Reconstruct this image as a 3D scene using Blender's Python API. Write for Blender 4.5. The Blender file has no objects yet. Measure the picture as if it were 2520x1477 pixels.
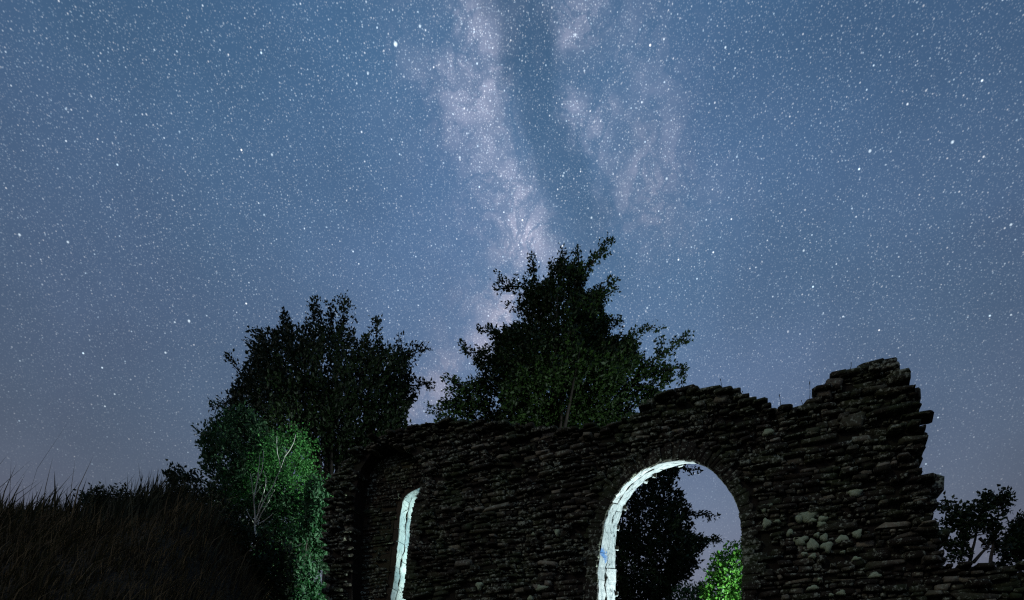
import bpy, bmesh, math, random
import numpy as np
from mathutils import Vector, Matrix

random.seed(7)
RNG = np.random.default_rng(11)
sc = bpy.context.scene
COL = sc.collection

# ------------------------------------------------------------------ camera
# the lens: a wide shift lens, image plane measured in units of 1/2519 of its width
FW, FH = 2519.0, 1477.0
FPX, CX, CY = 1500.0, 1259.5, 1749.0
PITCH, ROLL = math.radians(5), math.radians(1.5)
EYE = np.array([0.0, 0.0, 1.4])
R0 = np.array([1.0, 0, 0]); U0 = np.array([0, -math.sin(PITCH), math.cos(PITCH)])
FWD = np.array([0, math.cos(PITCH), math.sin(PITCH)])
RT = R0 * math.cos(ROLL) + U0 * math.sin(ROLL)
UP = -R0 * math.sin(ROLL) + U0 * math.cos(ROLL)
cam = bpy.data.cameras.new('camera'); camo = bpy.data.objects.new('camera', cam); COL.objects.link(camo)
cam.sensor_fit = 'HORIZONTAL'; cam.sensor_width = 36.0; cam.lens = 36.0 * FPX / FW
cam.shift_y = (CY - FH / 2) / FW; cam.clip_start = 0.05; cam.clip_end = 3000
camo.matrix_world = Matrix(((RT[0], UP[0], -FWD[0], EYE[0]), (RT[1], UP[1], -FWD[1], EYE[1]), (RT[2], UP[2], -FWD[2], EYE[2]), (0, 0, 0, 1)))
sc.camera = camo

def ray(x, y):
    d = FWD * FPX + RT * (x - CX) + UP * (CY - y)
    return d / np.linalg.norm(d)
def at(x, y, Y):
    """the point of the place seen in direction (x, y), Y metres north of the camera"""
    d = ray(x, y)
    return EYE + d * (Y / d[1])

sc.view_settings.view_transform = 'Standard'; sc.view_settings.look = 'None'
sc.view_settings.exposure = 0.0; sc.view_settings.gamma = 1.0; sc.view_settings.use_curve_mapping = False
sc.cycles.use_denoising = False
sc.cycles.max_bounces = 4; sc.cycles.diffuse_bounces = 2; sc.cycles.transparent_max_bounces = 8
sc.cycles.sample_clamp_indirect = 2.0
sc.cycles.filter_width = 1.25

# ------------------------------------------------------------------ night sky
class NT:
    """small helper for node trees"""
    def __init__(s, tree): s.t = tree; s.n = tree.nodes; s.l = tree.links
    def node(s, typ, **kw):
        n = s.n.new(typ)
        for k, v in kw.items(): setattr(n, k, v)
        return n
    def put(s, sock, v):
        if hasattr(v, 'is_output') or isinstance(v, bpy.types.NodeSocket): s.l.new(v, sock)
        else: sock.default_value = v
    def m(s, op, a, b=0.0, c=0.0, clamp=False):
        n = s.node('ShaderNodeMath', operation=op, use_clamp=clamp)
        s.put(n.inputs[0], a); s.put(n.inputs[1], b)
        if len(n.inputs) > 2: s.put(n.inputs[2], c)
        return n.outputs[0]
    def v(s, op, a, b=None):
        n = s.node('ShaderNodeVectorMath', operation=op)
        s.put(n.inputs[0], a)
        if b is not None: s.put(n.inputs[1], b)
        return n.outputs['Value'] if op in ('DOT_PRODUCT', 'LENGTH', 'DISTANCE') else n.outputs[0]
    def scale(s, vec, f):
        n = s.node('ShaderNodeVectorMath', operation='SCALE'); s.put(n.inputs[0], vec); s.put(n.inputs['Scale'], f); return n.outputs[0]
    def ramp(s, x, a, b, lo=0.0, hi=1.0, smooth=True):
        n = s.node('ShaderNodeMapRange', interpolation_type='SMOOTHSTEP' if smooth else 'LINEAR')
        s.put(n.inputs[0], x); s.put(n.inputs[1], a); s.put(n.inputs[2], b); s.put(n.inputs[3], lo); s.put(n.inputs[4], hi)
        return n.outputs[0]
    def mix(s, f, a, b, blend='MIX'):
        n = s.node('ShaderNodeMix', data_type='RGBA', blend_type=blend)
        s.put(n.inputs[0], f); s.put(n.inputs[6], a); s.put(n.inputs[7], b)
        return n.outputs[2]
    def noise(s, vec, scale, detail=3.0, rough=0.5, out='Fac'):
        n = s.node('ShaderNodeTexNoise'); s.put(n.inputs['Vector'], vec)
        n.inputs['Scale'].default_value = scale; n.inputs['Detail'].default_value = detail; n.inputs['Roughness'].default_value = rough
        return n.outputs[out]
    def gauss(s, x, sigma):
        q = s.m('MULTIPLY', x, 1.0 / sigma); q = s.m('MULTIPLY', q, q); q = s.m('MULTIPLY', q, -0.5)
        return s.m('EXPONENT', q)

def C4(r, g, b): return (r, g, b, 1.0)

world = bpy.data.worlds.new('World'); sc.world = world; world.use_nodes = True
W = NT(world.node_tree); W.n.clear()
DIR = W.v('NORMALIZE', W.node('ShaderNodeTexCoord').outputs['Generated'])
g1, g2 = ray(1255, 0), ray(1330, 720)
GN = np.cross(g1, g2); GN /= np.linalg.norm(GN)
if np.dot(GN, ray(2000, 300)) < 0: GN = -GN
GA = g1 + g2; GA /= np.linalg.norm(GA)
GB = np.cross(GN, GA); GB *= np.sign(np.dot(GB, g1 - g2))
def uv(x, y): d = ray(x, y); return np.dot(d, GN), np.dot(d, GB)
def lane(pts, deg=3):
    q = np.array([uv(*p) for p in pts]); return np.polyfit(q[:, 1], q[:, 0], deg)
uu = W.v('DOT_PRODUCT', DIR, tuple(GN)); vv = W.v('DOT_PRODUCT', DIR, tuple(GB))
vcl = W.m('MAXIMUM', W.m('MINIMUM', vv, 0.5), -0.42)
nz = W.node('ShaderNodeSeparateXYZ'); W.l.new(W.noise(DIR, 9.0, 5.0, 0.62, 'Color'), nz.inputs[0])
nz2 = W.node('ShaderNodeSeparateXYZ'); W.l.new(W.noise(W.v('ADD', DIR, (3.1, 1.7, 5.2)), 17.0, 5.0, 0.62, 'Color'), nz2.inputs[0])
uw = W.m('ADD', uu, W.m('MULTIPLY', W.m('SUBTRACT', nz.outputs[0], 0.5), 0.085))
uw2 = W.m('ADD', uu, W.m('MULTIPLY', W.m('SUBTRACT', nz2.outputs[1], 0.5), 0.075))
def poly(co):
    r = float(co[0])
    for c in co[1:]: r = W.m('ADD', W.m('MULTIPLY', vcl, r), float(c))
    return r
lobe1 = lane([(1150, 0), (1172, 120), (1195, 240), (1232, 400), (1262, 520), (1300, 600), (1300, 690), (1240, 780)])
lobe2 = lane([(1365, 0), (1405, 110), (1445, 220), (1525, 340), (1565, 450), (1600, 560)], 2)
rift = lane([(1262, 0), (1285, 150), (1330, 300), (1390, 430), (1440, 560), (1470, 650)], 2)
vfade_hi = W.ramp(vv, -0.30, 0.02)            # the band thins towards the horizon haze
l1 = W.gauss(W.m('SUBTRACT', uw, poly(lobe1)), 0.030)
l1b = W.gauss(W.m('SUBTRACT', uw2, poly(lobe1)), 0.062)
l2 = W.gauss(W.m('SUBTRACT', uw, poly(lobe2)), 0.036)
l2b = W.gauss(W.m('SUBTRACT', uw2, poly(lobe2)), 0.075)
rf = W.ramp(W.gauss(W.m('ADD', W.m('SUBTRACT', uw, poly(rift)), W.m('MULTIPLY', W.m('SUBTRACT', W.noise(DIR, 30.0, 6.0, 0.65), 0.5), 0.075)), 0.030), 0.12, 0.95)
broad = W.gauss(uu, 0.36)
clump = W.ramp(W.noise(DIR, 15.0, 6.0, 0.58), 0.36, 0.66, 0.22, 1.40)
l2v = W.ramp(vv, -0.16, 0.03)
milk = W.m('ADD', W.m('MULTIPLY', l1, 0.62), W.m('MULTIPLY', l1b, 0.42))
milk = W.m('ADD', milk, W.m('MULTIPLY', l2v, W.m('ADD', W.m('MULTIPLY', l2, 0.42), W.m('MULTIPLY', l2b, 0.45))))
milk = W.m('MULTIPLY', W.m('MULTIPLY', milk, clump), W.ramp(vv, -0.33, -0.12, 0.1, 1.0))
knot = W.gauss(W.v('DISTANCE', W.v('ADD', DIR, W.scale(W.v('SUBTRACT', W.noise(DIR, 24.0, 4.0, 0.6, 'Color'), (0.5, 0.5, 0.5)), 0.05)), tuple(ray(1335, 592))), 0.020)
milk = W.m('ADD', milk, W.m('MULTIPLY', knot, 0.80))
rd = W.m('ABSOLUTE', W.m('SUBTRACT', W.noise(W.v('ADD', DIR, W.scale(W.noise(DIR, 12.0, 3.0, 0.5, 'Color'), 0.12)), 13.0, 6.0, 0.6), 0.5))
dust = W.ramp(rd, 0.0, 0.060, 0.40, 1.0)                        # thin branching dust lanes
milk = W.m('MULTIPLY', milk, dust)
milk = W.m('MULTIPLY', milk, W.m('SUBTRACT', 1.0, W.m('MULTIPLY', rf, 0.80)))
warm = W.ramp(vv, -0.22, 0.06, 1.0, 0.0)
elev = W.node('ShaderNodeSeparateXYZ'); W.l.new(DIR, elev.inputs[0]); EZ = elev.outputs[2]
cr = W.node('ShaderNodeValToRGB'); W.l.new(W.m('MULTIPLY', EZ, 1.0, clamp=True), cr.inputs[0])
el = cr.color_ramp; el.interpolation = 'B_SPLINE'
for i, (p, c) in enumerate([(0.0, C4(0.205, 0.212, 0.262)), (0.30, C4(0.160, 0.183, 0.252)), (0.46, C4(0.110, 0.164, 0.268)), (0.66, C4(0.080, 0.160, 0.300)), (0.80, C4(0.054, 0.126, 0.246)), (1.0, C4(0.038, 0.094, 0.190))]):
    e = el.elements[i] if i < 2 else el.elements.new(p)
    e.position = p; e.color = c
base = cr.outputs[0]
side = W.m('ADD', 0.50, W.m('MULTIPLY', broad, 0.57))
mott = W.ramp(W.noise(DIR, 6.0, 3.0), 0.3, 0.7, 0.93, 1.07)
base = W.mix(1.0, base, W.m('MULTIPLY', side, mott), 'MULTIPLY')
hue = W.mix(W.ramp(W.noise(DIR, 4.0, 2.0), 0.35, 0.65), C4(0.985, 1.01, 1.0), C4(1.025, 0.99, 1.0))
base = W.mix(1.0, base, hue, 'MULTIPLY')
milkcol = W.mix(warm, C4(0.180, 0.158, 0.178), C4(0.225, 0.168, 0.150))
glow = W.mix(1.0, milkcol, W.m('MULTIPLY', milk, 0.86), 'MULTIPLY')
skycol = W.mix(1.0, base, glow, 'ADD')
skycol = W.mix(1.0, skycol, W.m('SUBTRACT', 1.0, W.m('MULTIPLY', rf, W.m('MULTIPLY', vfade_hi, 0.16))), 'MULTIPLY')
def starlayer(scale, rad, strength, power, offs, dens=None):
    vo = W.node('ShaderNodeTexVoronoi', feature='F1', voronoi_dimensions='3D')
    W.put(vo.inputs['Vector'], W.v('ADD', DIR, offs)); vo.inputs['Scale'].default_value = scale; vo.inputs['Randomness'].default_value = 1.0
    d = W.m('MULTIPLY', vo.outputs['Distance'], 1.0 / (rad * scale))
    b = W.m('SUBTRACT', 1.0, d, clamp=True); b = W.m('POWER', b, 1.2)
    sp = W.node('ShaderNodeSeparateXYZ'); W.l.new(vo.outputs['Color'], sp.inputs[0])
    mag = W.m('POWER', sp.outputs[0], power)
    b = W.m('MULTIPLY', W.m('MULTIPLY', b, mag), strength)
    if dens is not None: b = W.m('MULTIPLY', b, dens)
    tint = W.mix(sp.outputs[1], C4(0.66, 0.86, 1.0), C4(0.98, 0.96, 0.92))
    return W.mix(1.0, tint, b, 'MULTIPLY')
ext = W.ramp(EZ, 0.28, 0.66, 0.22, 1.0)        # air near the horizon dims the stars
dm = W.m('MULTIPLY', ext, W.m('ADD', 0.50, W.m('ADD', W.m('MULTIPLY', broad, 0.30), W.m('MULTIPLY', milk, 0.22))))
for args in ((74.0, 0.00142, 2.6, 5.2, (0.3, 0.1, 0.7), ext), (150.0, 0.00120, 1.5, 2.6, (5.3, 2.1, 0.2), dm), (300.0, 0.00105, 0.85, 1.7, (1.3, 7.1, 3.7), dm), (520.0, 0.00092, 0.60, 1.2, (9.3, 4.1, 2.7), W.m('MULTIPLY', dm, W.m('ADD', 0.50, W.m('MULTIPLY', milk, 0.6))))):
    skycol = W.mix(1.0, skycol, starlayer(*args), 'ADD')
# the brightest stars of the constellations, one by one
for (x, y, r, b) in ((973, 109, 0.0034, 1.5), (1033, 65, 0.0023, 1.0), (2343, 350, 0.0026, .9), (2140, 372, 0.0026, .9), (465, 790, 0.0026, 1.0), (407, 868, .0022, .8), (1640, 440, .0026, .7), (1131, 388, .0024, .8), (1977, 617, .0022, .8), (167, 596, .0022, .8), (48, 578, .0022, .8), (2487, 553, .0022, .8), (1592, 758, .0022, .7), (669, 381, .0022, .8), (1455, 536, .0022, .8), (1385, 433, .0022, .7), (905, 180, .0022, .7), (1415, 86, .0022, .8), (430, 793, .0018, .8), (258, 1000, .0018, .7), (282, 970, .0018, .7), (2487, 775, .0018, .7)):
    dv = W.v('DISTANCE', DIR, tuple(ray(x, y)))
    s_ = W.m('POWER', W.m('SUBTRACT', 1.0, W.m('MULTIPLY', dv, 1.4 / r), clamp=True), 0.9)
    skycol = W.mix(1.0, skycol, W.mix(1.0, C4(0.82, 0.95, 1.0), W.m('MULTIPLY', s_, b), 'MULTIPLY'), 'ADD')
bg = W.node('ShaderNodeBackground'); W.l.new(skycol, bg.inputs[0]); bg.inputs[1].default_value = 1.07
wo = W.node('ShaderNodeOutputWorld'); W.l.new(bg.outputs[0], wo.inputs[0])
world.cycles.sampling_method = 'NONE'

# ------------------------------------------------------------------ the wall's own frame
PHI = math.radians(24); DW = 7.0
WN = np.array([math.sin(PHI), math.cos(PHI), 0]); WE = np.array([math.cos(PHI), -math.sin(PHI), 0])
TH = 0.80
def wall(x, y, d=0.0):
    """(s, z) on the wall plane d metres behind its face"""
    r = ray(x, y); k = (DW + d) / np.dot(r, WN); p = EYE + r * k
    return np.array([np.dot(p, WE), p[2]])
def wp(s, z, d=0.0): return WN * (DW + d) + WE * s + np.array([0, 0, z])

# the torch left burning behind the wall (it is hidden by the masonry right of the arch)
def torch(name, loc, power, color, radius, target=None, spot=None, blend=0.6):
    l = bpy.data.lights.new(name, 'SPOT' if spot else 'POINT'); o = bpy.data.objects.new(name, l); COL.objects.link(o)
    l.energy = power; l.color = color; l.shadow_soft_size = radius
    o.location = Vector(loc)
    if spot:
        l.spot_size = math.radians(spot); l.spot_blend = blend
        o.rotation_euler = (Vector(target) - Vector(loc)).to_track_quat('-Z', 'Y').to_euler()
    return o
LAMP = wp(0.15, 2.6, 3.0)
torch('torch_light', LAMP, 1500, (0.83, 0.98, 1.0), 0.06, LAMP + np.array([-1.0, 0.58, 0.32]), 156, 0.35)
torch('hand_torch_light', LAMP + np.array([-0.3, 0.1, 0.2]), 4600, (0.82, 1.0, 0.93), 0.05, at(700, 1235, 10.6), 36, 0.7)
# weak fill light added for the wall's relief, behind the camera's left shoulder
sun = bpy.data.lights.new('relief_fill', 'SUN'); suno = bpy.data.objects.new('relief_fill', sun); COL.objects.link(suno)
sun.energy = 0.30; sun.angle = math.radians(8); sun.color = (1.0, 0.91, 0.74)
suno.rotation_euler = Vector((0.80, 0.62, -0.52)).to_track_quat('-Z', 'Y').to_euler()

# ------------------------------------------------------------------ materials
def material(name):
    m = bpy.data.materials.new(name); m.use_nodes = True
    T = NT(m.node_tree); b = T.n['Principled BSDF']
    return m, T, b
def mat_stone(name, dark, light, moss, bump=0.6, sc_=1.0, mossamt=1.0, att=True, lichen=0.0, pits=0.0, bare=False):
    m, T, b = material(name)
    geo = T.node('ShaderNodeNewGeometry'); P = geo.outputs['Position']
    a = T.node('ShaderNodeAttribute', attribute_name='tone').outputs['Fac'] if att else 0.5
    n1 = T.noise(P, 9.0 * sc_, 5, 0.65); n2 = T.noise(P, 45.0 * sc_, 4, 0.7); n3 = T.noise(P, 2.2, 4, 0.6)
    f = T.m('ADD', T.m('MULTIPLY', n1, 0.5), T.m('MULTIPLY', n2, 0.35))
    f = T.ramp(T.m('ADD', f, T.m('MULTIPLY', T.m('SUBTRACT', a, 0.5), 0.75)), 0.30, 0.85)
    col = T.mix(f, C4(*dark), C4(*light))
    mf = T.ramp(T.m('ADD', n3, T.m('MULTIPLY', n2, 0.25)), 0.56, 0.80, 0.0, 0.75 * mossamt)
    col = T.mix(mf, col, C4(*moss))
    if lichen:
        lf = T.ramp(T.m('ADD', T.noise(P, 24.0, 5, 0.75), T.m('MULTIPLY', T.noise(P, 1.6, 2), 0.25)), 0.66, 0.74, 0.0, lichen)
        col = T.mix(lf, col, C4(0.30, 0.33, 0.25))
    if pits:
        wv = T.v('ADD', P, T.scale(T.v('SUBTRACT', T.noise(P, 7.0, 4, 0.6, 'Color'), (0.5, 0.5, 0.5)), 0.16))
        vo = T.node('ShaderNodeTexVoronoi', feature='DISTANCE_TO_EDGE'); T.put(vo.inputs['Vector'], wv); vo.inputs['Scale'].default_value = 6.5
        ck = T.ramp(T.m('ADD', vo.outputs['Distance'], T.ramp(T.noise(P, 5.0, 3), 0.40, 0.60, 0.0, 0.09)), 0.015, 0.050, 0.93, 0.0)
        col = T.mix(ck, col, C4(0.02, 0.024, 0.026))
        col = T.mix(T.ramp(T.noise(P, 11.0, 5, 0.7), 0.46, 0.62, 0.0, 0.5), col, C4(0.20, 0.25, 0.27))
    if pits:                                                   # flaked spots and hairline cracks in the limewash
        pf = T.ramp(T.noise(P, 30.0, 5, 0.75), 0.58, 0.64, 0.0, pits)
        col = T.mix(pf, col, C4(0.03, 0.035, 0.035))
    if bare == 1:                                              # a smear of old blue paint on the left jamb
        zm = wall(1480, 1349)[1]; sm_ = wall(1560, 1349)[0]
        sx = T.node('ShaderNodeSeparateXYZ'); T.l.new(P, sx.inputs[0])
        off = T.m('MULTIPLY', T.m('SUBTRACT', T.noise(P, 16.0, 4, 0.7), 0.5), 0.30)
        band = T.ramp(T.m('ABSOLUTE', T.m('ADD', T.m('SUBTRACT', sx.outputs[2], float(zm)), off)), 0.035, 0.065, 1.0, 0.0)
        band = T.m('MULTIPLY', band, T.ramp(T.v('DOT_PRODUCT', P, tuple(WE)), float(sm_), float(sm_) + 0.02, 1.0, 0.0))
        band = T.m('MULTIPLY', band, T.ramp(T.noise(P, 40.0, 4, 0.7), 0.38, 0.52))
        band = T.m('MULTIPLY', band, T.ramp(T.v('DOT_PRODUCT', P, tuple(WN)), DW + 0.36, DW + 0.46, 1.0, 0.0))
        col = T.mix(band, col, C4(0.045, 0.17, 0.42))
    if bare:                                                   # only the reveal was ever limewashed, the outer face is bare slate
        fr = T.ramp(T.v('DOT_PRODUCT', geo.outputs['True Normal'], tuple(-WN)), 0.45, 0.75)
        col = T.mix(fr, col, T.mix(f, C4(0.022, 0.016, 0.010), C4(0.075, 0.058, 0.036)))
    T.put(b.inputs['Base Color'], col); b.inputs['Roughness'].default_value = 0.85
    b.inputs['Specular IOR Level'].default_value = 0.25
    bp = T.node('ShaderNodeBump'); bp.inputs['Strength'].default_value = bump; bp.inputs['Distance'].default_value = 0.02
    T.put(bp.inputs['Height'], T.m('ADD', T.m('MULTIPLY', n1, 0.8), T.m('MULTIPLY', n2, 0.5))); T.l.new(bp.outputs[0], b.inputs['Normal'])
    return m
M_STONE = mat_stone('slate_stone', (0.017, 0.013, 0.008), (0.225, 0.202, 0.150), (0.034, 0.050, 0.018), lichen=0.85)
M_CORE = mat_stone('earth_mortar', (0.010, 0.007, 0.005), (0.032, 0.024, 0.016), (0.016, 0.018, 0.008), 1.0, att=False)
M_RENDER = mat_stone('old_render', (0.030, 0.020, 0.011), (0.055, 0.038, 0.021), (0.04, 0.04, 0.016), 1.0, att=False)
M_LIME = mat_stone('limewashed_stone', (0.30, 0.34, 0.34), (0.78, 0.80, 0.77), (0.36, 0.44, 0.44), 0.9, 1.4, 0.55, pits=0.9, bare=1)
M_SLITLIME = mat_stone('weathered_limewash', (0.06, 0.10, 0.11), (0.36, 0.42, 0.40), (0.12, 0.19, 0.21), 0.9, 1.6, 0.9, pits=0.9, bare=2)
M_LICHEN = mat_stone('pale_lichen', (0.26, 0.32, 0.20), (0.68, 0.75, 0.54), (0.36, 0.48, 0.28), 0.8, 2.0, 0.6, att=False)
def mat_leaf(name, a_, b_, rough=0.55, trans=0.35):
    m, T, b = material(name)
    at_ = T.node('ShaderNodeAttribute', attribute_name='tone').outputs['Fac']
    col = T.mix(at_, C4(*a_), C4(*b_))
    T.put(b.inputs['Base Color'], col); b.inputs['Roughness'].default_value = rough; b.inputs['Specular IOR Level'].default_value = 0.3
    tr = T.node('ShaderNodeBsdfTranslucent'); T.l.new(T.mix(0.5, col, C4(a_[0] * 1.2, b_[1], a_[2]),), tr.inputs[0])
    mx = T.node('ShaderNodeMixShader'); mx.inputs[0].default_value = trans
    T.l.new(b.outputs[0], mx.inputs[1]); T.l.new(tr.outputs[0], mx.inputs[2])
    T.l.new(mx.outputs[0], T.n['Material Output'].inputs[0])
    return m
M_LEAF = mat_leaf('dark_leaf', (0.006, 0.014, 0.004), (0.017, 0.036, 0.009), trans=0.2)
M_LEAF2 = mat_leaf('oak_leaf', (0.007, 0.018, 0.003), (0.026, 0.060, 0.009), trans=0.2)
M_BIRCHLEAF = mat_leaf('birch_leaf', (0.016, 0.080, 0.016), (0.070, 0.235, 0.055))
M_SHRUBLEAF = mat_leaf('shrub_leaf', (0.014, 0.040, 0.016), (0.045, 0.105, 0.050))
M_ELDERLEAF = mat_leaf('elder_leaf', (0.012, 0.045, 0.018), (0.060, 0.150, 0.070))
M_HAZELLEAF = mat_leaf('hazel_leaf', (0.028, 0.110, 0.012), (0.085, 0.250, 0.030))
M_GRASS = mat_leaf('dry_grass', (0.030, 0.022, 0.010), (0.125, 0.090, 0.040), 0.8, 0.1)
M_TALL = mat_leaf('tall_grass_blade', (0.016, 0.018, 0.008), (0.040, 0.042, 0.018), 0.8, 0.1)
def mat_bark(name, a_, b_, sc_=12.0):
    m, T, b = material(name)
    P = T.node('ShaderNodeNewGeometry').outputs['Position']
    n = T.noise(T.v('MULTIPLY', P, (1, 1, 0.35)), sc_, 5, 0.65)
    T.put(b.inputs['Base Color'], T.mix(T.ramp(n, 0.35, 0.65), C4(*a_), C4(*b_))); b.inputs['Roughness'].default_value = 0.85
    bp = T.node('ShaderNodeBump'); bp.inputs['Strength'].default_value = 0.7; bp.inputs['Distance'].default_value = 0.02
    T.put(bp.inputs['Height'], n); T.l.new(bp.outputs[0], b.inputs['Normal'])
    return m
M_BARK = mat_bark('dark_bark', (0.012, 0.010, 0.007), (0.035, 0.028, 0.020))
M_BIRCHBARK = mat_bark('birch_bark', (0.30, 0.30, 0.26), (0.72, 0.72, 0.66), 9.0)
def mat_soil(name, a_, b_):
    m, T, b = material(name)
    P = T.node('ShaderNodeNewGeometry').outputs['Position']
    n = T.noise(P, 1.7, 6, 0.65); n2 = T.noise(P, 14, 5, 0.7)
    T.put(b.inputs['Base Color'], T.mix(T.ramp(T.m('ADD', T.m('MULTIPLY', n, 0.6), T.m('MULTIPLY', n2, 0.4)), 0.35, 0.68), C4(*a_), C4(*b_))); b.inputs['Roughness'].default_value = 0.95
    bp = T.node('ShaderNodeBump'); bp.inputs['Strength'].default_value = 1.0; bp.inputs['Distance'].default_value = 0.05
    T.put(bp.inputs['Height'], n2); T.l.new(bp.outputs[0], b.inputs['Normal'])
    return m
M_GROUND = mat_soil('turf', (0.014, 0.011, 0.006), (0.045, 0.036, 0.016))

# ------------------------------------------------------------------ mesh helpers
def mesh_obj(name, V, F, mat, parent=None, tone=None, smooth=False):
    me = bpy.data.meshes.new(name)
    V = np.asarray(V, dtype=np.float32)
    if isinstance(F, np.ndarray):
        nf, k = F.shape
        me.vertices.add(len(V)); me.vertices.foreach_set('co', V.ravel())
        me.loops.add(nf * k); me.loops.foreach_set('vertex_index', F.astype(np.int32).ravel())
        me.polygons.add(nf); me.polygons.foreach_set('loop_start', np.arange(0, nf * k, k, dtype=np.int32))
        me.update(calc_edges=True)
    else:
        me.from_pydata(V.tolist(), [], F); me.update()
    if tone is not None:
        a = me.attributes.new('tone', 'FLOAT', 'POINT'); a.data.foreach_set('value', np.asarray(tone, dtype=np.float32))
    if smooth: me.polygons.foreach_set('use_smooth', [True] * len(me.polygons))
    me.materials.append(mat)
    o = bpy.data.objects.new(name, me); COL.objects.link(o)
    if parent is not None: o.parent = parent
    return o
def empty(name, loc):
    o = bpy.data.objects.new(name, None); COL.objects.link(o); o.location = Vector(loc); o.empty_display_size = 0.3
    return o
def child(o, parent):
    o.parent = parent; o.matrix_parent_inverse = Matrix.Translation(-Vector(parent.location)); return o
def tag(o, label=None, cat=None, group=None, kind=None):
    if label: o['label'] = label
    if cat: o['category'] = cat
    if group: o['group'] = group
    if kind: o['kind'] = kind
    return o
def inside(P, poly):
    """which of the points P lie in the polygon"""
    P = np.atleast_2d(P); poly = np.asarray(poly); x, y = P[:, 0], P[:, 1]
    r = np.zeros(len(P), bool); j = len(poly) - 1
    for i in range(len(poly)):
        xi, yi = poly[i]; xj, yj = poly[j]
        c = ((yi > y) != (yj > y)) & (x < (xj - xi) * (y - yi) / (yj - yi + 1e-12) + xi)
        r ^= c; j = i
    return r
def edge_dist(P, poly):
    P = np.atleast_2d(P); poly = np.asarray(poly); best = np.full(len(P), 1e9)
    for i in range(len(poly)):
        a = poly[i]; b = poly[(i + 1) % len(poly)]; ab = b - a
        t = np.clip(((P - a) @ ab) / (ab @ ab + 1e-12), 0, 1)
        best = np.minimum(best, np.linalg.norm(P - (a + t[:, None] * ab), axis=1))
    return best
def offset_poly(poly, d):
    """polygon pushed outward by d (inward when negative)"""
    p = np.asarray(poly, float); area = 0.5 * np.sum(p[:, 0] * np.roll(p[:, 1], -1) - np.roll(p[:, 0], -1) * p[:, 1])
    e = np.roll(p, -1, 0) - p; n = np.stack([e[:, 1], -e[:, 0]], 1); n /= np.linalg.norm(n, axis=1)[:, None] + 1e-12
    if area < 0: n = -n
    v = n + np.roll(n, 1, 0); v /= np.maximum(np.linalg.norm(v, axis=1)[:, None], 0.35)
    return p + v * d
def resample(pts, step):
    p = np.asarray(pts, float); L = np.r_[0, np.cumsum(np.linalg.norm(np.diff(p, axis=0), axis=1))]
    n = max(2, int(L[-1] / step) + 1); t = np.linspace(0, L[-1], n)
    return np.stack([np.interp(t, L, p[:, k]) for k in range(p.shape[1])], 1)
def tube(pts, radii, sides=6):
    pts = [np.asarray(p, float) for p in pts]; V = []; F = []
    for i, p in enumerate(pts):
        d = pts[min(i + 1, len(pts) - 1)] - pts[max(i - 1, 0)]; d /= np.linalg.norm(d) + 1e-9
        a = np.cross(d, [0.31, 0.95, 0.02] if abs(d[2]) > 0.5 else [0, 0, 1.0]); a /= np.linalg.norm(a) + 1e-9; b = np.cross(d, a)
        for k in range(sides):
            t = 2 * math.pi * k / sides; V.append(p + radii[i] * (a * math.cos(t) + b * math.sin(t)))
    for i in range(len(pts) - 1):
        for k in range(sides):
            k2 = (k + 1) % sides
            F.append((i * sides + k, i * sides + k2, (i + 1) * sides + k2, (i + 1) * sides + k))
    F.append(tuple(range(sides))[::-1]); F.append(tuple((len(pts) - 1) * sides + k for k in range(sides)))
    return V, F
def merge(parts):
    V = []; F = []; n = 0
    for v, f in parts:
        V += list(v); F += [tuple(i + n for i in q) for q in f]; n += len(v)
    return V, F

# ------------------------------------------------------------------ ground, bank
def sm(a, b, x):
    t = np.clip((x - a) / (b - a), 0, 1); return t * t * (3 - 2 * t)
def ground_h(X, Y):
    bump = 0.20 * np.sin(X * 1.3 + 0.7 * Y) * np.sin(Y * 0.9 + 1.0) + 0.07 * np.sin(X * 3.1 + 1.2) * np.cos(Y * 2.7)
    edge = -1.45 - 0.12 * (Y - 8)
    b = sm(edge, edge - 3.0, X) * sm(2.6, 8.0, Y)
    tilt = 1.0 - 0.045 * np.clip(-X - 5.3, 0, 6)
    back = 1.0 - 0.75 * sm(18, 60, np.hypot(X, Y))
    return (4.66 + bump) * b * tilt * back
gx = np.unique(np.r_[np.linspace(-400, -20, 20), np.linspace(-20, 12, 130), np.linspace(12, 400, 20)])
gy = np.unique(np.r_[np.linspace(-400, -4, 16), np.linspace(-4, 22, 105), np.linspace(22, 700, 24)])
GX, GY = np.meshgrid(gx, gy); GZ = ground_h(GX, GY)
V = np.stack([GX.ravel(), GY.ravel(), GZ.ravel()], 1); nx = len(gx)
ii = (np.arange(len(gy) - 1)[:, None] * nx + np.arange(nx - 1)[None]).ravel()
tag(mesh_obj('ground', V, np.stack([ii, ii + 1, ii + 1 + nx, ii + nx], 1), M_GROUND, smooth=True), kind='structure')

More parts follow.
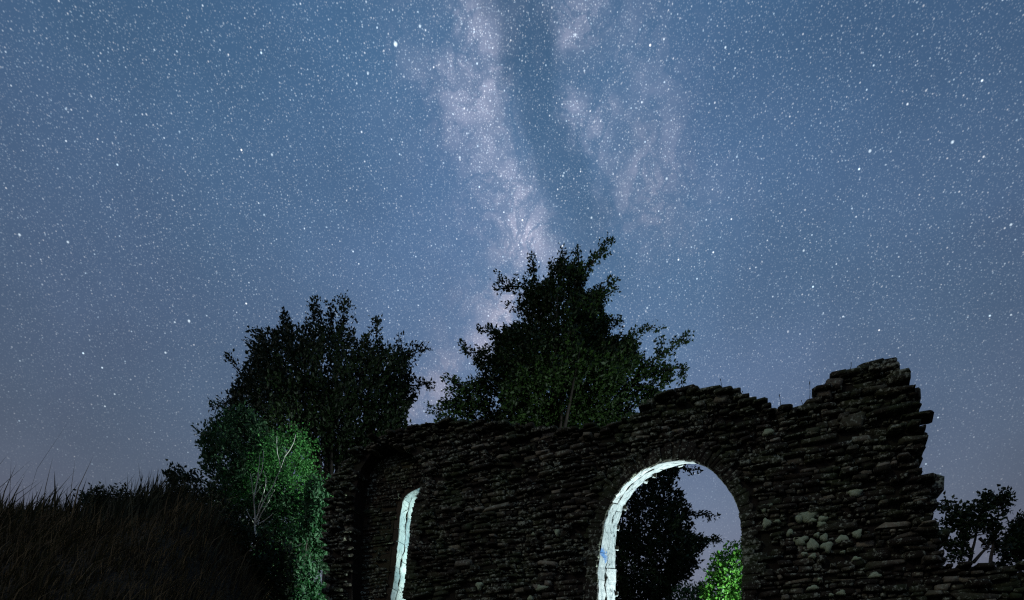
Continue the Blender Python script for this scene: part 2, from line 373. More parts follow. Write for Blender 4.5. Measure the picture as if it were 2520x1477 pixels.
def blades(n, xs, ys, hmin, hmax, w, lean, hs=1.0):
    h = RNG.uniform(hmin, hmax, n) * hs * (1 + 0.25 * RNG.standard_normal(n)).clip(0.4, 1.8)
    az = RNG.uniform(0, 2 * math.pi, n); ln = RNG.normal(lean, 0.25, n) * h
    wind = np.stack([0.75 + 0.4 * RNG.standard_normal(n), 0.4 * RNG.standard_normal(n)], 1)
    b = np.stack([xs, ys, ground_h(xs, ys) - 0.03], 1)
    side = np.stack([np.cos(az), np.sin(az), np.zeros(n)], 1) * (w * RNG.uniform(0.6, 1.4, n))[:, None]
    tip = b + np.stack([wind[:, 0] * ln, wind[:, 1] * ln, h], 1)
    mid = b * 0.5 + tip * 0.5 + np.stack([-wind[:, 0] * ln * 0.16, -wind[:, 1] * ln * 0.16, h * 0.07], 1)
    V = np.stack([b - side, b + side, mid + side * 0.8, mid - side * 0.8, tip], 1).reshape(-1, 3)
    i = np.arange(n) * 5
    F = np.concatenate([np.stack([i, i + 1, i + 2], 1), np.stack([i, i + 2, i + 3], 1), np.stack([i + 3, i + 2, i + 4], 1)])
    return V, F, np.repeat(RNG.uniform(0, 1, n), 5)
nt = 1300                                                      # tussocks, each with its own size, and thin grass between
ty = RNG.uniform(4.5, 9.6, nt); tx = -ty * RNG.uniform(0.26, 0.95, nt); ts = RNG.lognormal(0, 0.45, nt)
own = RNG.integers(0, nt, 34000)
ys = np.r_[ty[own] + RNG.normal(0, 0.07, 34000) * ts[own], RNG.uniform(4.5, 9.5, 16000)]
xs = np.r_[tx[own] + RNG.normal(0, 0.07, 34000) * ts[own], np.zeros(16000)]
xs[34000:] = -ys[34000:] * RNG.uniform(0.26, 0.95, 16000)
HS = np.r_[ts[own], np.full(16000, 0.6)]; n = 50000
V, F, t = blades(n, xs, ys, 0.07, 0.19, 0.006, 0.5, HS)
tag(mesh_obj('grass', V, F, M_GRASS, tone=t), 'short dry brown grass covering the steep bank', 'grass', kind='stuff')
n = 7500
yc = RNG.normal(8.0, 0.45, n); xc = -yc * RNG.uniform(0.50, 0.92, n)
keep = (np.sin(xc * 2.3) + np.sin(xc * 5.1 + 1) + RNG.normal(0, 0.9, n)) > -0.4
xc, yc = xc[keep], yc[keep]
V, F, t = blades(len(xc), xc, yc, 0.14, 0.38, 0.011, 0.30, 0.8 + 0.55 * np.exp(-((xc + 5.1) / 0.9) ** 2) + 0.25 * np.sin(xc * 6.3))
tag(mesh_obj('tall_grass', V, F, M_TALL, tone=t), 'tall dark grass stems standing along the crest of the bank', 'grass', kind='stuff')

# ------------------------------------------------------------------ the ruined wall
OUT = [(800, 1477), (798, 1330), (806, 1230), (815, 1185), (842, 1150), (880, 1105), (905, 1092), (940, 1074), (985, 1058), (1023, 1050), (1086, 1040), (1180, 1046), (1290, 1048), (1400, 1056), (1480, 1052), (1545, 1030), (1591, 1004), (1632, 975), (1676, 960), (1727, 957), (1778, 961), (1822, 975), (1863, 990), (1897, 1010), (1921, 1010), (1965, 1000), (2002, 993), (2025, 958), (2066, 922), (2118, 901), (2168, 890), (2206, 888), (2236, 922), (2243, 940), (2250, 975), (2240, 987), (2258, 1016), (2262, 1047), (2262, 1073), (2255, 1090), (2257, 1127), (2268, 1161), (2278, 1216), (2290, 1250), (2285, 1277), (2300, 1300), (2300, 1322), (2322, 1350), (2329, 1390), (2400, 1394), (2520, 1392), (2900, 1405)]
out_sz = [wall(*p) for p in OUT]
BOT = -0.15
OUTLINE = np.array([(out_sz[0][0], BOT)] + [tuple(p) for p in out_sz] + [(out_sz[-1][0], BOT)])
TOPLINE = np.array([tuple(p) for p in out_sz])
ARCH = [(1468, 1477), (1468, 1387), (1471, 1359), (1478, 1323), (1486, 1274), (1505, 1230), (1533, 1191), (1577, 1155), (1624, 1134), (1671, 1128), (1709, 1133), (1743, 1148), (1770, 1172), (1797, 1207), (1814, 1243), (1822, 1279), (1824, 1317), (1826, 1400), (1826, 1477)]
arch_sz = np.array([wall(*p) for p in ARCH])
SILL = 1.05
ARCHLINE = np.array([(arch_sz[0][0] - 0.01, SILL)] + [tuple(p) for p in arch_sz] + [(arch_sz[-1][0] + 0.0, SILL)])
BACKA = [(1513, 1477), (1515, 1387), (1515, 1345), (1518, 1304), (1527, 1268), (1544, 1232), (1566, 1202), (1599, 1174), (1637, 1153), (1676, 1143), (1714, 1140), (1752, 1150), (1788, 1180), (1818, 1215), (1838, 1260), (1848, 1300), (1852, 1340), (1856, 1400), (1860, 1477)]
back_sz = np.array([wall(*p, TH) for p in BACKA])
BACKLINE = np.array([(back_sz[0][0] - 0.01, SILL)] + [tuple(p) for p in back_sz] + [(back_sz[-1][0], SILL)])
# blind embrasure on the left with a narrow light in its back
NICHE = [(862, 1477), (866, 1280), (872, 1200), (885, 1150), (912, 1108), (952, 1092), (996, 1104), (1026, 1138), (1036, 1175), (1032, 1203), (1021, 1228), (1012, 1263), (1005, 1326), (998, 1405), (989, 1477)]
ND = 0.30
niche_sz = np.array([wall(*p) for p in NICHE])
NICHELINE = np.array([(niche_sz[0][0], 1.6)] + [tuple(p) for p in niche_sz] + [(niche_sz[-1][0] - 0.05, 1.6)])
SLITL = [(960, 1477), (971, 1405), (976, 1358), (980, 1310), (984, 1263), (992, 1228), (1004, 1212), (1030, 1200)]
slit_sz = np.array([wall(*p, ND) for p in SLITL])
sl_apex = slit_sz[-1]
SLITBACK = np.array([(slit_sz[0][0] - 0.05, 1.7)] + [tuple(p) for p in slit_sz] + [(sl_apex[0] + 0.25, sl_apex[1] + 0.06), (sl_apex[0] + 0.75, sl_apex[1] + 0.02), (sl_apex[0] + 1.15, sl_apex[1] - 0.28), (sl_apex[0] + 1.28, sl_apex[1] - 0.8), (sl_apex[0] + 1.25, 1.7)])

wall_root = empty('ruined_wall', wp(-1.5, 0))
tag(wall_root, 'ruined rubble stone wall with a tall round arch and a narrow lit window', 'ruined wall')

def slab(name, outer, holes, d0, d1, mat, bump=0.02):
    """solid piece of the wall's core: the outline with its holes, from depth d0 to d1"""
    bm = bmesh.new()
    for loop in [outer] + holes:
        vs = [bm.verts.new((p[0], p[1], 0)) for p in loop]
        for i in range(len(vs)): bm.edges.new((vs[i], vs[(i + 1) % len(vs)]))
    bmesh.ops.triangle_fill(bm, use_beauty=True, use_dissolve=False, edges=bm.edges[:])
    ex = bmesh.ops.extrude_face_region(bm, geom=bm.faces[:])
    for g in ex['geom']:
        if isinstance(g, bmesh.types.BMVert): g.co.z = 1.0
    for v in bm.verts:
        d = d0 if v.co.z < 0.5 else d1
        v.co = Vector(wp(v.co.x, v.co.y, d))
    bmesh.ops.recalc_face_normals(bm, faces=bm.faces[:])
    me = bpy.data.meshes.new(name); bm.to_mesh(me); bm.free(); me.materials.append(mat)
    o = bpy.data.objects.new(name, me); COL.objects.link(o); child(o, wall_root); return o
core_out = offset_poly(OUTLINE, -0.05)
slab('mortar_core', core_out, [offset_poly(ARCHLINE, 0.11), offset_poly(NICHELINE, 0.02)], 0.055, ND - 0.002, M_CORE)
slab('rear_core', core_out, [offset_poly(BACKLINE, 0.10), offset_poly(SLITBACK, 0.10)], ND, TH - 0.05, M_RENDER)

# one template stone: a cube with chamfered edges
bm = bmesh.new(); bmesh.ops.create_cube(bm, size=1.0); bmesh.ops.bevel(bm, geom=bm.edges[:] + bm.verts[:], offset=0.13, segments=1, affect='EDGES', profile=0.5)
TV = np.array([v.co[:] for v in bm.verts]); TF = [tuple(v.index for v in f.verts) for f in bm.faces]; bm.free()
TF3 = []
for f in TF:
    for k in range(1, len(f) - 1): TF3.append((f[0], f[k], f[k + 1]))
TF3 = np.array(TF3)
def stone_verts(L, D, H, jit=0.07, odd=1.0):
    v = TV * np.array([L, D, H]); v = v + RNG.normal(0, jit, TV.shape) * np.array([L, D * 0.5, H]) * 0.95
    tp = RNG.normal(0, 0.12) * odd; v[:, 2] *= 1 + tp * v[:, 0] / L * 1.6
    sh = np.clip(RNG.normal(0, 0.16), -.3, .3) * odd; v[:, 0] += sh * v[:, 2]
    r = RNG.normal(0, 0.065); c, s = math.cos(r), math.sin(r)
    x, z = v[:, 0] * c - v[:, 2] * s, v[:, 0] * s + v[:, 2] * c
    v[:, 0], v[:, 2] = x, z
    return v
SLITRING = offset_poly(SLITBACK, 0.06); NICHEBACK = offset_poly(NICHELINE, 0.06); ringO = offset_poly(ARCHLINE, 0.13); corner_s = wall(2195, 1250)[0]
stones = []        # (area, verts(world), tone)
def add_stone(s, z, d, L, D, H, tone, jit=0.07, odd=1.0):
    v = stone_verts(L, D, H, jit, odd)
    w = wp(0, 0)[None] + v[:, 0:1] * WE + (v[:, 1:2] + d) * WN - np.array([[0, 0, 0]]) + s * WE + np.array([0, 0, z]) + v[:, 2:3] * np.array([0, 0, 1.0])
    stones.append((L * H, w, tone, s, z))
zlow = 1.2
zmax = TOPLINE[:, 1].max(); smin = OUTLINE[:, 0].min(); smax = wall(2640, 1400)[0]
z = BOT; ci = 0
while z < zmax + 0.1:
    low = z < 2.0
    H = float(np.clip(RNG.lognormal(math.log(0.042 if not low else 0.13), 0.40), 0.022, 0.17)); gap = 0.009
    s = smin + RNG.uniform(-0.2, 0.0)
    dr = RNG.normal(0, 0.012)
    while s < smax:
        L = float(np.clip(H * RNG.lognormal(math.log(2.35), 0.55), 0.04, 0.36))
        sc0 = s + L / 2; zz = z + H / 2 + 0.035 * math.sin(sc0 * 1.7 + z * 2.1) + 0.012 * math.sin(sc0 * 6.1 + z)
        s += L + gap
        h = H * RNG.uniform(0.62, 1.12)
        p = np.array([[sc0, zz]])
        if not inside(p, OUTLINE)[0] : continue
        ends = np.array([[sc0 - L * 0.42, zz], [sc0 + L * 0.42, zz], [sc0, zz + h * .4], [sc0, zz - h * .4]])
        if not inside(ends, OUTLINE).all():
            L *= 0.6; ends = np.array([[sc0 - L * 0.42, zz], [sc0 + L * 0.42, zz]])
            if inside(ends, OUTLINE).sum() < 1: continue
        if inside(np.vstack([p, ends]), ringO).any(): continue
        if inside(np.vstack([p, ends]), NICHELINE).any():
            if zz > 1.9 and not inside(np.vstack([p, ends]), SLITRING).any() and inside(p, NICHEBACK)[0]:
                add_stone(sc0, zz, ND + 0.035 + RNG.normal(0, 0.012), L, 0.12, h, float(np.clip(RNG.normal(0.16, 0.12), 0, 1)))
            continue
        if RNG.random() < 0.075: continue                      # a lost stone: a dark hole
        broken = sc0 > corner_s + 0.12 * math.sin(zz * 7) and zz > wall(2329, 1390)[1]
        D = RNG.uniform(0.14, 0.26)
        proud = RNG.normal(0.0, 0.030)
        d = 0.5 * D - 0.01 + proud
        if broken: d += RNG.uniform(0.02, 0.22); L *= RNG.uniform(0.9, 1.2); D += 0.25
        tone = float(np.clip(RNG.normal(0.26, 0.20) + (RNG.uniform(0.25, 0.75) if RNG.random() < 0.12 else 0), 0, 1))
        add_stone(sc0, zz, d, L, D, h, tone)
        if RNG.random() < 0.25 and h > 0.07:                   # small packing stone in the joint
            add_stone(sc0 + L / 2, zz - h / 2, 0.04 + proud, 0.05, 0.10, 0.025, RNG.uniform(0.1, 0.8))
    z += H + gap * 0.7
# loose stones on the broken top and end, lying across the thickness
tl = resample(TOPLINE[1:-1], 0.11)
for i, (s, zz) in enumerate(tl):
    if s > wall(2335, 1390)[0] + 0.1 and RNG.random() < 0.3: continue
    for d in (0.10, 0.35, 0.60):
        L = RNG.uniform(0.10, 0.26); H = RNG.uniform(0.028, 0.055)
        add_stone(s + RNG.normal(0, 0.03) - (0.05 if s > corner_s else 0), zz - 0.012 + RNG.normal(0, 0.018), d + RNG.normal(0, 0.04), L, RNG.uniform(0.2, 0.32), H, RNG.uniform(0.05, 0.6), 0.055, 0.4)
# the long slabs that jut from the broken end, each where the photograph has it
for (x0, x1, y0, y1) in ((2120, 2211, 884, 902), (2185, 2246, 914, 936), (2200, 2268, 956, 988), (2218, 2285, 1066, 1080), (2225, 2266, 1030, 1050), (2240, 2320, 1168, 1214), (2230, 2305, 1228, 1248), (2240, 2297, 1256, 1266), (2250, 2312, 1284, 1300), (2255, 2342, 1302, 1320), (2048, 2084, 914, 926), (2026, 2054, 940, 950), (1655, 1682, 953, 966), (1712, 1775, 950, 966), (1800, 1825, 964, 978), (2236, 2262, 1100, 1112), (2240, 2262, 1128, 1142)):
    xm, ym = (x0 + x1) / 2, (y0 + y1) / 2
    df = RNG.uniform(-0.02, 0.06) + (0.08 if y0 > 1000 and x1 > 2230 else 0)
    c = wall(xm, ym, df); hh = wall(xm, y0, df)[1] - wall(xm, y1, df)[1]; ll = wall(x1, ym, df)[0] - wall(x0, ym, df)[0]
    add_stone(c[0], c[1], df + 0.13, ll, 0.26, hh, RNG.uniform(0.1, 0.5), 0.035, 0.3)
# bigger pale blocks that stand out in the face
for (x0, x1, y0, y1, tn) in ((2066, 2124, 1022, 1055, .62), (2094, 2140, 1076, 1090, .85), (2030, 2070, 935, 955, .7), (2086, 2110, 1098, 1114, .95), (1980, 2015, 1055, 1070, .7), (1755, 1790, 976, 992, .9), (1710, 1735, 990, 1002, .85), (1620, 1645, 1052, 1062, .85), (2010, 2045, 962, 980, .7), (2060, 2090, 1018, 1034, .5), (1120, 1160, 1380, 1395, .7), (1310, 1345, 1440, 1452, .9), (1590, 1612, 985, 998, .6)):
    xm, ym = (x0 + x1) / 2, (y0 + y1) / 2
    c = wall(xm, ym); hh = wall(xm, y0)[1] - wall(xm, y1)[1]; ll = wall(x1, ym)[0] - wall(x0, ym)[0]
    add_stone(c[0], c[1], 0.03, ll, 0.14, hh, tn, 0.05)

def in_view(s, z):
    p = wp(s, z) - EYE; f = p @ FWD
    x = CX + FPX * (p @ RT) / f; y = CY - FPX * (p @ UP) / f
    return -20 < x < FW + 20 and -20 < y < FH
vis = [i for i, q in enumerate(stones) if in_view(q[3], q[4])]
vis.sort(key=lambda i: -stones[i][0]); big = set(vis[:298])
for i in sorted(big):
    a, v, tn, *_ = stones[i]; c = v.mean(0)
    o = mesh_obj('stone', v - c, TF3, M_STONE, tone=np.full(len(v), tn)); o.location = Vector(c); child(o, wall_root)
rest = [q for i, q in enumerate(stones) if i not in big]
V = np.concatenate([q[1] for q in rest]); F = np.concatenate([TF3 + k * len(TV) for k in range(len(rest))])
o = mesh_obj('rubble_stones', V, F, M_STONE, tone=np.repeat([q[2] for q in rest], len(TV))); child(o, wall_root); o['kind'] = 'stuff'

# dressed stones lining the openings: two rows through the thickness, the rear opening splayed
def lining(front, rear, d0, d1, name, mat, lmin, lmax, thick, gap=0.006, mid=0.5, rough=0.006, worn=1.0):
    M = 900
    def even(p):
        p = np.asarray(p, float); L = np.r_[0, np.cumsum(np.linalg.norm(np.diff(p, axis=0), axis=1))]
        t = np.linspace(0, 1, M); return np.stack([np.interp(t, L / L[-1], p[:, k]) for k in range(2)], 1), L[-1]
    A, La = even(front); B = even(rear)[0] if rear is not None else A.copy()
    k_ = np.ones(17) / 17
    for Q in (A, B):
        for c in range(2): Q[8:-8, c] = np.convolve(Q[:, c], k_, 'same')[8:-8]
    T = np.gradient(A, axis=0); T /= np.linalg.norm(T, axis=1)[:, None]
    N = np.stack([-T[:, 1], T[:, 0]], 1)
    tt = np.linspace(0, La, M); W_ = d1 - d0
    cut = mid + 0.045 * np.sin(tt * 4.1 + 1) + 0.03 * np.sin(tt * 11.3) + 0.025 * np.sin(tt * 29.0)
    open_ = (0.006 + 0.032 * worn * np.clip(np.sin(tt * 7.3 + 2) + 0.8 * np.sin(tt * 17.0) + 0.6 * np.sin(tt * 43.0), 0, 2)) / W_   # the worn joint between the rows
    # chamfered cross-section: (radial, through) in 0..1
    SEC = np.array([(0.06, 0.0), (0.94, 0.0), (1.0, 0.06), (1.0, 0.94), (0.94, 1.0), (0.06, 1.0), (0.0, 0.96), (0.0, 0.04)])
    for r in range(2):
        k = 0
        while k < M - 8:
            k2 = min(k + int(RNG.uniform(lmin, lmax) / La * M), M - 1)
            if M - k2 < 20: k2 = M - 1
            ns = max(3, int((k2 - k) / M * La / 0.045))
            us = np.r_[0.0, np.linspace(0, 1, ns), 1.0]; shr = np.r_[0.88, np.ones(ns), 0.88]
            inn = RNG.normal(0.0, 0.005); ring = []
            for j, u in enumerate(us):
                ui = int(round(k + u * (k2 - k))); ui = min(ui, M - 1)
                g = gap * (0.5 - u) * (1 if 0 < j < len(us) - 1 else 1.8)
                c2 = 0.5 + (SEC - 0.5) * shr[j]
                lo, hi = (0.0, cut[ui] - open_[ui]) if r == 0 else (cut[ui] + open_[ui], 1.0 + RNG.normal(0, 0.012))
                f = lo + c2[:, 1] * (hi - lo) + RNG.normal(0, rough, 8) / W_ * (0.6 if r == 0 else 1)
                w = inn + c2[:, 0] * (thick - inn) + RNG.normal(0, rough * 0.6, 8)
                fc = np.clip(f, 0, 1)[:, None]
                q2 = A[ui] * (1 - fc) + B[ui] * fc + T[ui] * (g + RNG.normal(0, 0.002, 8))[:, None] + N[ui] * w[:, None]
                ring.append(q2[:, 0:1] * WE + (DW + d0 + f * W_)[:, None] * WN + q2[:, 1:2] * np.array([0, 0, 1.0]))
            V = np.concatenate(ring); F = []
            for j in range(len(us) - 1):
                for e in range(8): F.append((j * 8 + e, j * 8 + (e + 1) % 8, (j + 1) * 8 + (e + 1) % 8, (j + 1) * 8 + e))
            F.append(tuple(range(8))[::-1]); F.append(tuple((len(us) - 1) * 8 + e for e in range(8)))
            c = V.mean(0)
            o = mesh_obj(name, V - c, F, mat, tone=np.full(len(V), float(np.clip(RNG.normal(0.66, 0.16), 0.2, 1)))); o.location = Vector(c); child(o, wall_root)
            k = k2
lining(ARCHLINE, BACKLINE, 0.050, TH, 'arch_stone', M_LIME, 0.25, 0.75, 0.15, mid=0.45)
lining(SLITBACK[:-1], None, ND + 0.01, TH - 0.02, 'window_stone', M_SLITLIME, 0.18, 0.5, 0.12, mid=0.32, rough=0.003, worn=0.4)
for (x, y) in ((1674, 1143), (1588, 1183), (1537, 1251), (1517, 1349), (1515, 1462), (1519, 1300), (1610, 1171)):   # stubs of broken stone on the rear edge
    c = wp(*wall(x, y, TH - 0.02), TH - 0.02)
    o = mesh_obj('stone_stub', (TV + RNG.normal(0, .08, TV.shape)) * RNG.uniform(0.04, 0.06), TF3, M_LIME, tone=np.full(len(TV), 0.7)); o.location = Vector(c); child(o, wall_root)

# thin slates on edge forming the face of the arch
def arch_face(line):
    P = resample(line, 0.005); T = np.gradient(P, axis=0)
    for _ in range(3): T[10:-10] = (T[:-20] + T[20:] + T[10:-10]) / 3
    T /= np.linalg.norm(T, axis=1)[:, None]; N = np.stack([-T[:, 1], T[:, 0]], 1)
    k = 0
    while k < len(P) - 8:
        k2 = min(k + int(RNG.uniform(6, 17)), len(P) - 1); m_ = (k + k2) // 2
        th_ = RNG.uniform(0.12, 0.26); d0 = RNG.normal(-0.006, 0.010); inn = RNG.normal(0.0, 0.003)
        q = TV + RNG.normal(0, 0.03, TV.shape)
        a = q[:, 0] * (k2 - k) * 0.005 * 1.10; w = inn + (q[:, 1] + 0.5) * th_; dd = d0 + (q[:, 2] + 0.5) * (0.049 - d0)
        a *= 1 + 0.35 * w
        s2 = P[m_] + T[m_] * a[:, None] + N[m_] * w[:, None]
        V = s2[:, 0:1] * WE + (DW + np.minimum(dd, 0.049))[:, None] * WN + s2[:, 1:2] * np.array([0, 0, 1.0]); c = V.mean(0)
        o = mesh_obj('arch_slate', V - c, TF3, M_STONE, tone=np.full(len(V), float(np.clip(RNG.normal(0.2, 0.16), 0, 1)))); o.location = Vector(c); child(o, wall_root)
        k = k2
arch_face(ARCHLINE)
arch_face(np.array([tuple(p) for p in niche_sz[8:]]))

# lichen rosettes growing on the stones
def lichen(x, y, w, h):
    c = wall(x, y, -0.03); r = 0.5 * (wall(x + w, y, -.03)[0] - c[0]); rz = 0.5 * (c[1] - wall(x, y + h, -.03)[1])
    n = 14; ph = RNG.uniform(0, 6.28); rad = 1 + 0.22 * np.sin(np.arange(n) * 2 * math.pi / n * 3 + ph) + RNG.normal(0, 0.12, n)
    V = []; 
    for ring, (f, dp) in enumerate(((1.0, 0.030), (0.9, -0.004), (0.45, -0.012))):
        for k in range(n):
            t = 2 * math.pi * k / n
            V.append(wp(c[0] + r * f * rad[k] * math.cos(t), c[1] + rz * f * rad[k] * math.sin(t), -0.03 + dp + RNG.normal(0, 0.002)))
    V.append(wp(c[0], c[1], -0.045)); F = []
    for q in range(2):
        for k in range(n): F.append((q * n + k, q * n + (k + 1) % n, (q + 1) * n + (k + 1) % n, (q + 1) * n + k))
    for k in range(n): F.append((2 * n + k, 2 * n + (k + 1) % n, 3 * n))
    o = mesh_obj('lichen_patch', V, F, M_LICHEN, smooth=True); child(o, wall_root)
for a in ((2103, 1212, 38, 18), (1879, 1250, 20, 18), (1893, 1243, 14, 9), (1885, 1287, 22, 24), (1912, 1282, 16, 8), (1986, 1270, 44, 26), (1966, 1274, 24, 18), (1998, 1280, 22, 9), (2024, 1276, 28, 12), (2020, 1289, 24, 12), (1943, 1310, 18, 18), (1968, 1328, 38, 22), (1999, 1340, 32, 26), (2028, 1322, 22, 18), (2010, 1316, 14, 12), (2034, 1345, 30, 24), (2072, 1326, 34, 22), (2110, 1313, 26, 20), (1978, 1363, 16, 10), (2000, 1368, 20, 14), (2106, 1374, 24, 10), (2074, 1358, 14, 8), (2152, 1415, 34, 14), (2000, 1446, 30, 12), (2070, 1458, 26, 14), (2044, 1464, 14, 8), (2016, 1425, 14, 8), (1330, 1446, 32, 14), (1304, 1472, 14, 14), (1178, 1440, 16, 20), (1370, 1310, 12, 16), (1312, 1314, 10, 9), (1890, 1062, 30, 14)):
    lichen(*a)

# grass stalks sprouting from the wall top
stalks = [(1990, 995, 1992, 938), (1920, 1010, 1917, 970), (1829, 980, 1826, 962), (1776, 962, 1772, 932), (2008, 990, 2016, 962), (2002, 992, 1998, 975), (1975, 1000, 1971, 985), (2090, 906, 2094, 892)]
for (x0, y0, x1, y1) in stalks:
    a = wall(x0, y0 + 6, .2); b = wall(x1, y1, .2)
    p0 = wp(a[0], a[1], .2); p1 = wp(b[0], b[1], .2); pm = (p0 + p1) / 2 + np.array([0.008, 0, 0])
    v, f = tube([p0, pm, p1], [0.0035, 0.003, 0.0015], 4)
    hv, hf = tube([p0 * .15 + p1 * .85, p0 * .07 + p1 * .93, p1 + (p1 - p0) * 0.02], [0.002, 0.006, 0.001], 5)
    v, f = merge([(v, f), (hv, hf)])
    o = mesh_obj('grass_stalk', v, f, M_TALL, tone=np.full(len(v), 0.4)); child(o, wall_root)

# ------------------------------------------------------------------ trees and shrubs
def leaves(base, direc, size, ratio=0.5):
    """diamond leaves: base point, direction, size -> arrays"""
    n = len(base); direc = direc / (np.linalg.norm(direc, axis=1)[:, None] + 1e-9)
    rnd = RNG.standard_normal((n, 3)); sd = np.cross(direc, rnd); sd /= np.linalg.norm(sd, axis=1)[:, None] + 1e-9
    nn = np.cross(direc, sd); L = size[:, None]
    fold = RNG.uniform(0.02, 0.22, n)[:, None] * L
    a = base; b = base + direc * L * 0.45 + sd * L * ratio * 0.5 + nn * fold; c = base + direc * L - nn * fold * 0.6; d = base + direc * L * 0.45 - sd * L * ratio * 0.5 + nn * fold
    V = np.stack([a, b, c, d], 1).reshape(-1, 3); i = np.arange(n) * 4
    F = np.concatenate([np.stack([i, i + 1, i + 2], 1), np.stack([i, i + 2, i + 3], 1)])
    return V, F, np.repeat(RNG.uniform(0, 1, n), 4)
def twig_leaves(start, direc, length, per, size, spread=0.5, ratio=0.5):
    """leaves set along twigs"""
    n = len(start); direc = direc / (np.linalg.norm(direc, axis=1)[:, None] + 1e-9)
    t = RNG.uniform(0.1, 1.05, (n, per, 1)); curve = np.array([0, 0, -0.12])
    P = start[:, None] + direc[:, None] * length[:, None, None] * t + curve * (t ** 2) * length[:, None, None] + RNG.normal(0, 0.035, (n, per, 3))
    Dr = direc[:, None] * 0.7 + RNG.normal(0, spread, (n, per, 3)) + np.array([0, 0, -0.1])
    P = P.reshape(-1, 3); Dr = Dr.reshape(-1, 3)
    return leaves(P, Dr, size * RNG.uniform(0.6, 1.25, len(P)), ratio)
def fieldnoise(P, seed, f):
    r = np.random.default_rng(seed); v = np.zeros(len(P))
    for k in range(7):
        w = r.normal(0, f, 3); v += np.sin(P @ w + r.uniform(0, 6.28))
    return v / 2.6
def crown_pts(outline, Y, n, thick, seed, cut=-0.6, f=1.6, surf=0.0, flat=1.0):
    """points through the volume whose silhouette is the outline, Y metres away"""
    poly = np.array([at(x, y, Y)[[0, 2]] for x, y in outline]); lo, hi = poly.min(0), poly.max(0)
    out = []
    while sum(len(o) for o in out) < n:
        P = RNG.uniform(lo, hi, (n * 2, 2)); P = P[inside(P, poly)]
        ed = edge_dist(P, poly); half = np.minimum(thick, 0.15 + 1.25 * ed) * flat
        y = RNG.uniform(-1, 1, len(P)); y = np.sign(y) * np.abs(y) ** 0.7
        # perspective keeps the outline: points nearer or farther slide along the line of sight
        Yp = Y + y * half; Q = np.stack([P[:, 0], Yp, P[:, 1]], 1); Q = EYE + (np.stack([P[:, 0], np.full(len(P), Y), P[:, 1]], 1) - EYE) * (Yp / Y)[:, None] * 0.5 + 0.5 * (Q - EYE)
        Q = Q[fieldnoise(Q, seed, f) > cut]
        out.append(Q)
    return np.concatenate(out)[:n], poly
def make_tree(name, label, cat, Y, outline, mat, bark, n, per, size, tlen, thick, seed, trunk, spikes=(), group=None, cut=-0.6, rise=0.5, limbs=9, ratio=0.5, spread=0.5, trunk_r=0.16, centre=None, flat=1.0, base_z=None):
    P, poly = crown_pts(outline, Y, n, thick, seed, cut, flat=flat)
    cx, cz = poly.mean(0) if centre is None else at(*centre, Y)[[0, 2]]
    cc = np.array([cx, Y, cz])
    D = P - cc; D /= np.linalg.norm(D, axis=1)[:, None] + 0.3
    D = D + np.array([0, 0, rise]) + RNG.normal(0, 0.35, D.shape)
    ed = edge_dist(P[:, [0, 2]], poly)
    L = tlen * RNG.uniform(0.5, 1.2, n)
    start = P - D / np.linalg.norm(D, axis=1)[:, None] * (L * 0.82)[:, None]
    parts = [twig_leaves(start, D, L, per, size, spread, ratio)]
    branchV = []
    tx, ty = trunk; foot = at(tx, ty, Y); gz = ground_h(np.array([foot[0]]), np.array([Y]))[0] if base_z is None else base_z
    foot = np.array([foot[0], Y, gz - 0.1])
    rel = np.array([0, 0, 0.0])
    for sp in spikes:                                       # boughs that reach out of the crown
        pts3 = [at(x, y, Y + dy) for (x, y, dy) in sp['p']]
        R = resample(np.array(pts3), 0.10)
        tang = np.gradient(R, axis=0) + 1e-6
        k = int(sp.get('k', 3) * 1.7 + 0.5); fat = sp.get('fat', 0.10) * 0.8
        w_ = np.linspace(1.0, 0.35, len(R))
        S = np.repeat(R, k, 0) + RNG.normal(0, 1, (len(R) * k, 3)) * (fat * np.repeat(w_, k))[:, None]
        Dd = np.repeat(tang / np.linalg.norm(tang, axis=1)[:, None], k, 0) + RNG.normal(0, 0.5, (len(R) * k, 3)) + np.array([0, 0, 0.25])
        parts.append(twig_leaves(S, Dd, np.full(len(S), tlen * 0.28), max(3, per // 3), size * 0.85, spread, ratio))
        branchV.append(tube(list(R), list(np.linspace(0.022, 0.006, len(R))), 5))
    Vs = []; Fs = []; Ts = []; k = 0
    for v, f, t in parts: Vs.append(v); Fs.append(f + k); Ts.append(t); k += len(v)
    root = empty(name, foot); tag(root, label, cat, group)
    o = mesh_obj('crown', np.concatenate(Vs), np.concatenate(Fs), mat, tone=np.concatenate(Ts)); child(o, root)
    # trunk and limbs
    mid = foot * 0.45 + cc * 0.55 + np.array([RNG.normal(0, .12), RNG.normal(0, .1), 0])
    v, f = tube([foot, foot * .7 + mid * .3 + np.array([.05, 0, 0]), mid, mid * .4 + cc * .6, cc + np.array([0, 0, (poly[:, 1].max() - cz) * 0.35])], [trunk_r * 1.25, trunk_r, trunk_r * .8, trunk_r * .55, trunk_r * .15], 9)
    child(mesh_obj('trunk', v, f, bark, smooth=True), root)
    idx = RNG.choice(len(P), limbs, replace=False)
    for j in idx:
        q = P[j]; a = mid * .6 + cc * .4 if RNG.random() < 0.5 else mid
        m1 = a * .5 + q * .5 + np.array([0, 0, 0.08 * np.linalg.norm(q - a)])
        branchV.append(tube([a, a * .75 + m1 * .25, m1, q], [trunk_r * .45, trunk_r * .38, trunk_r * .25, trunk_r * .06], 6))
    for v, f in branchV: child(mesh_obj('limb', v, f, bark, smooth=True), root)
    return root

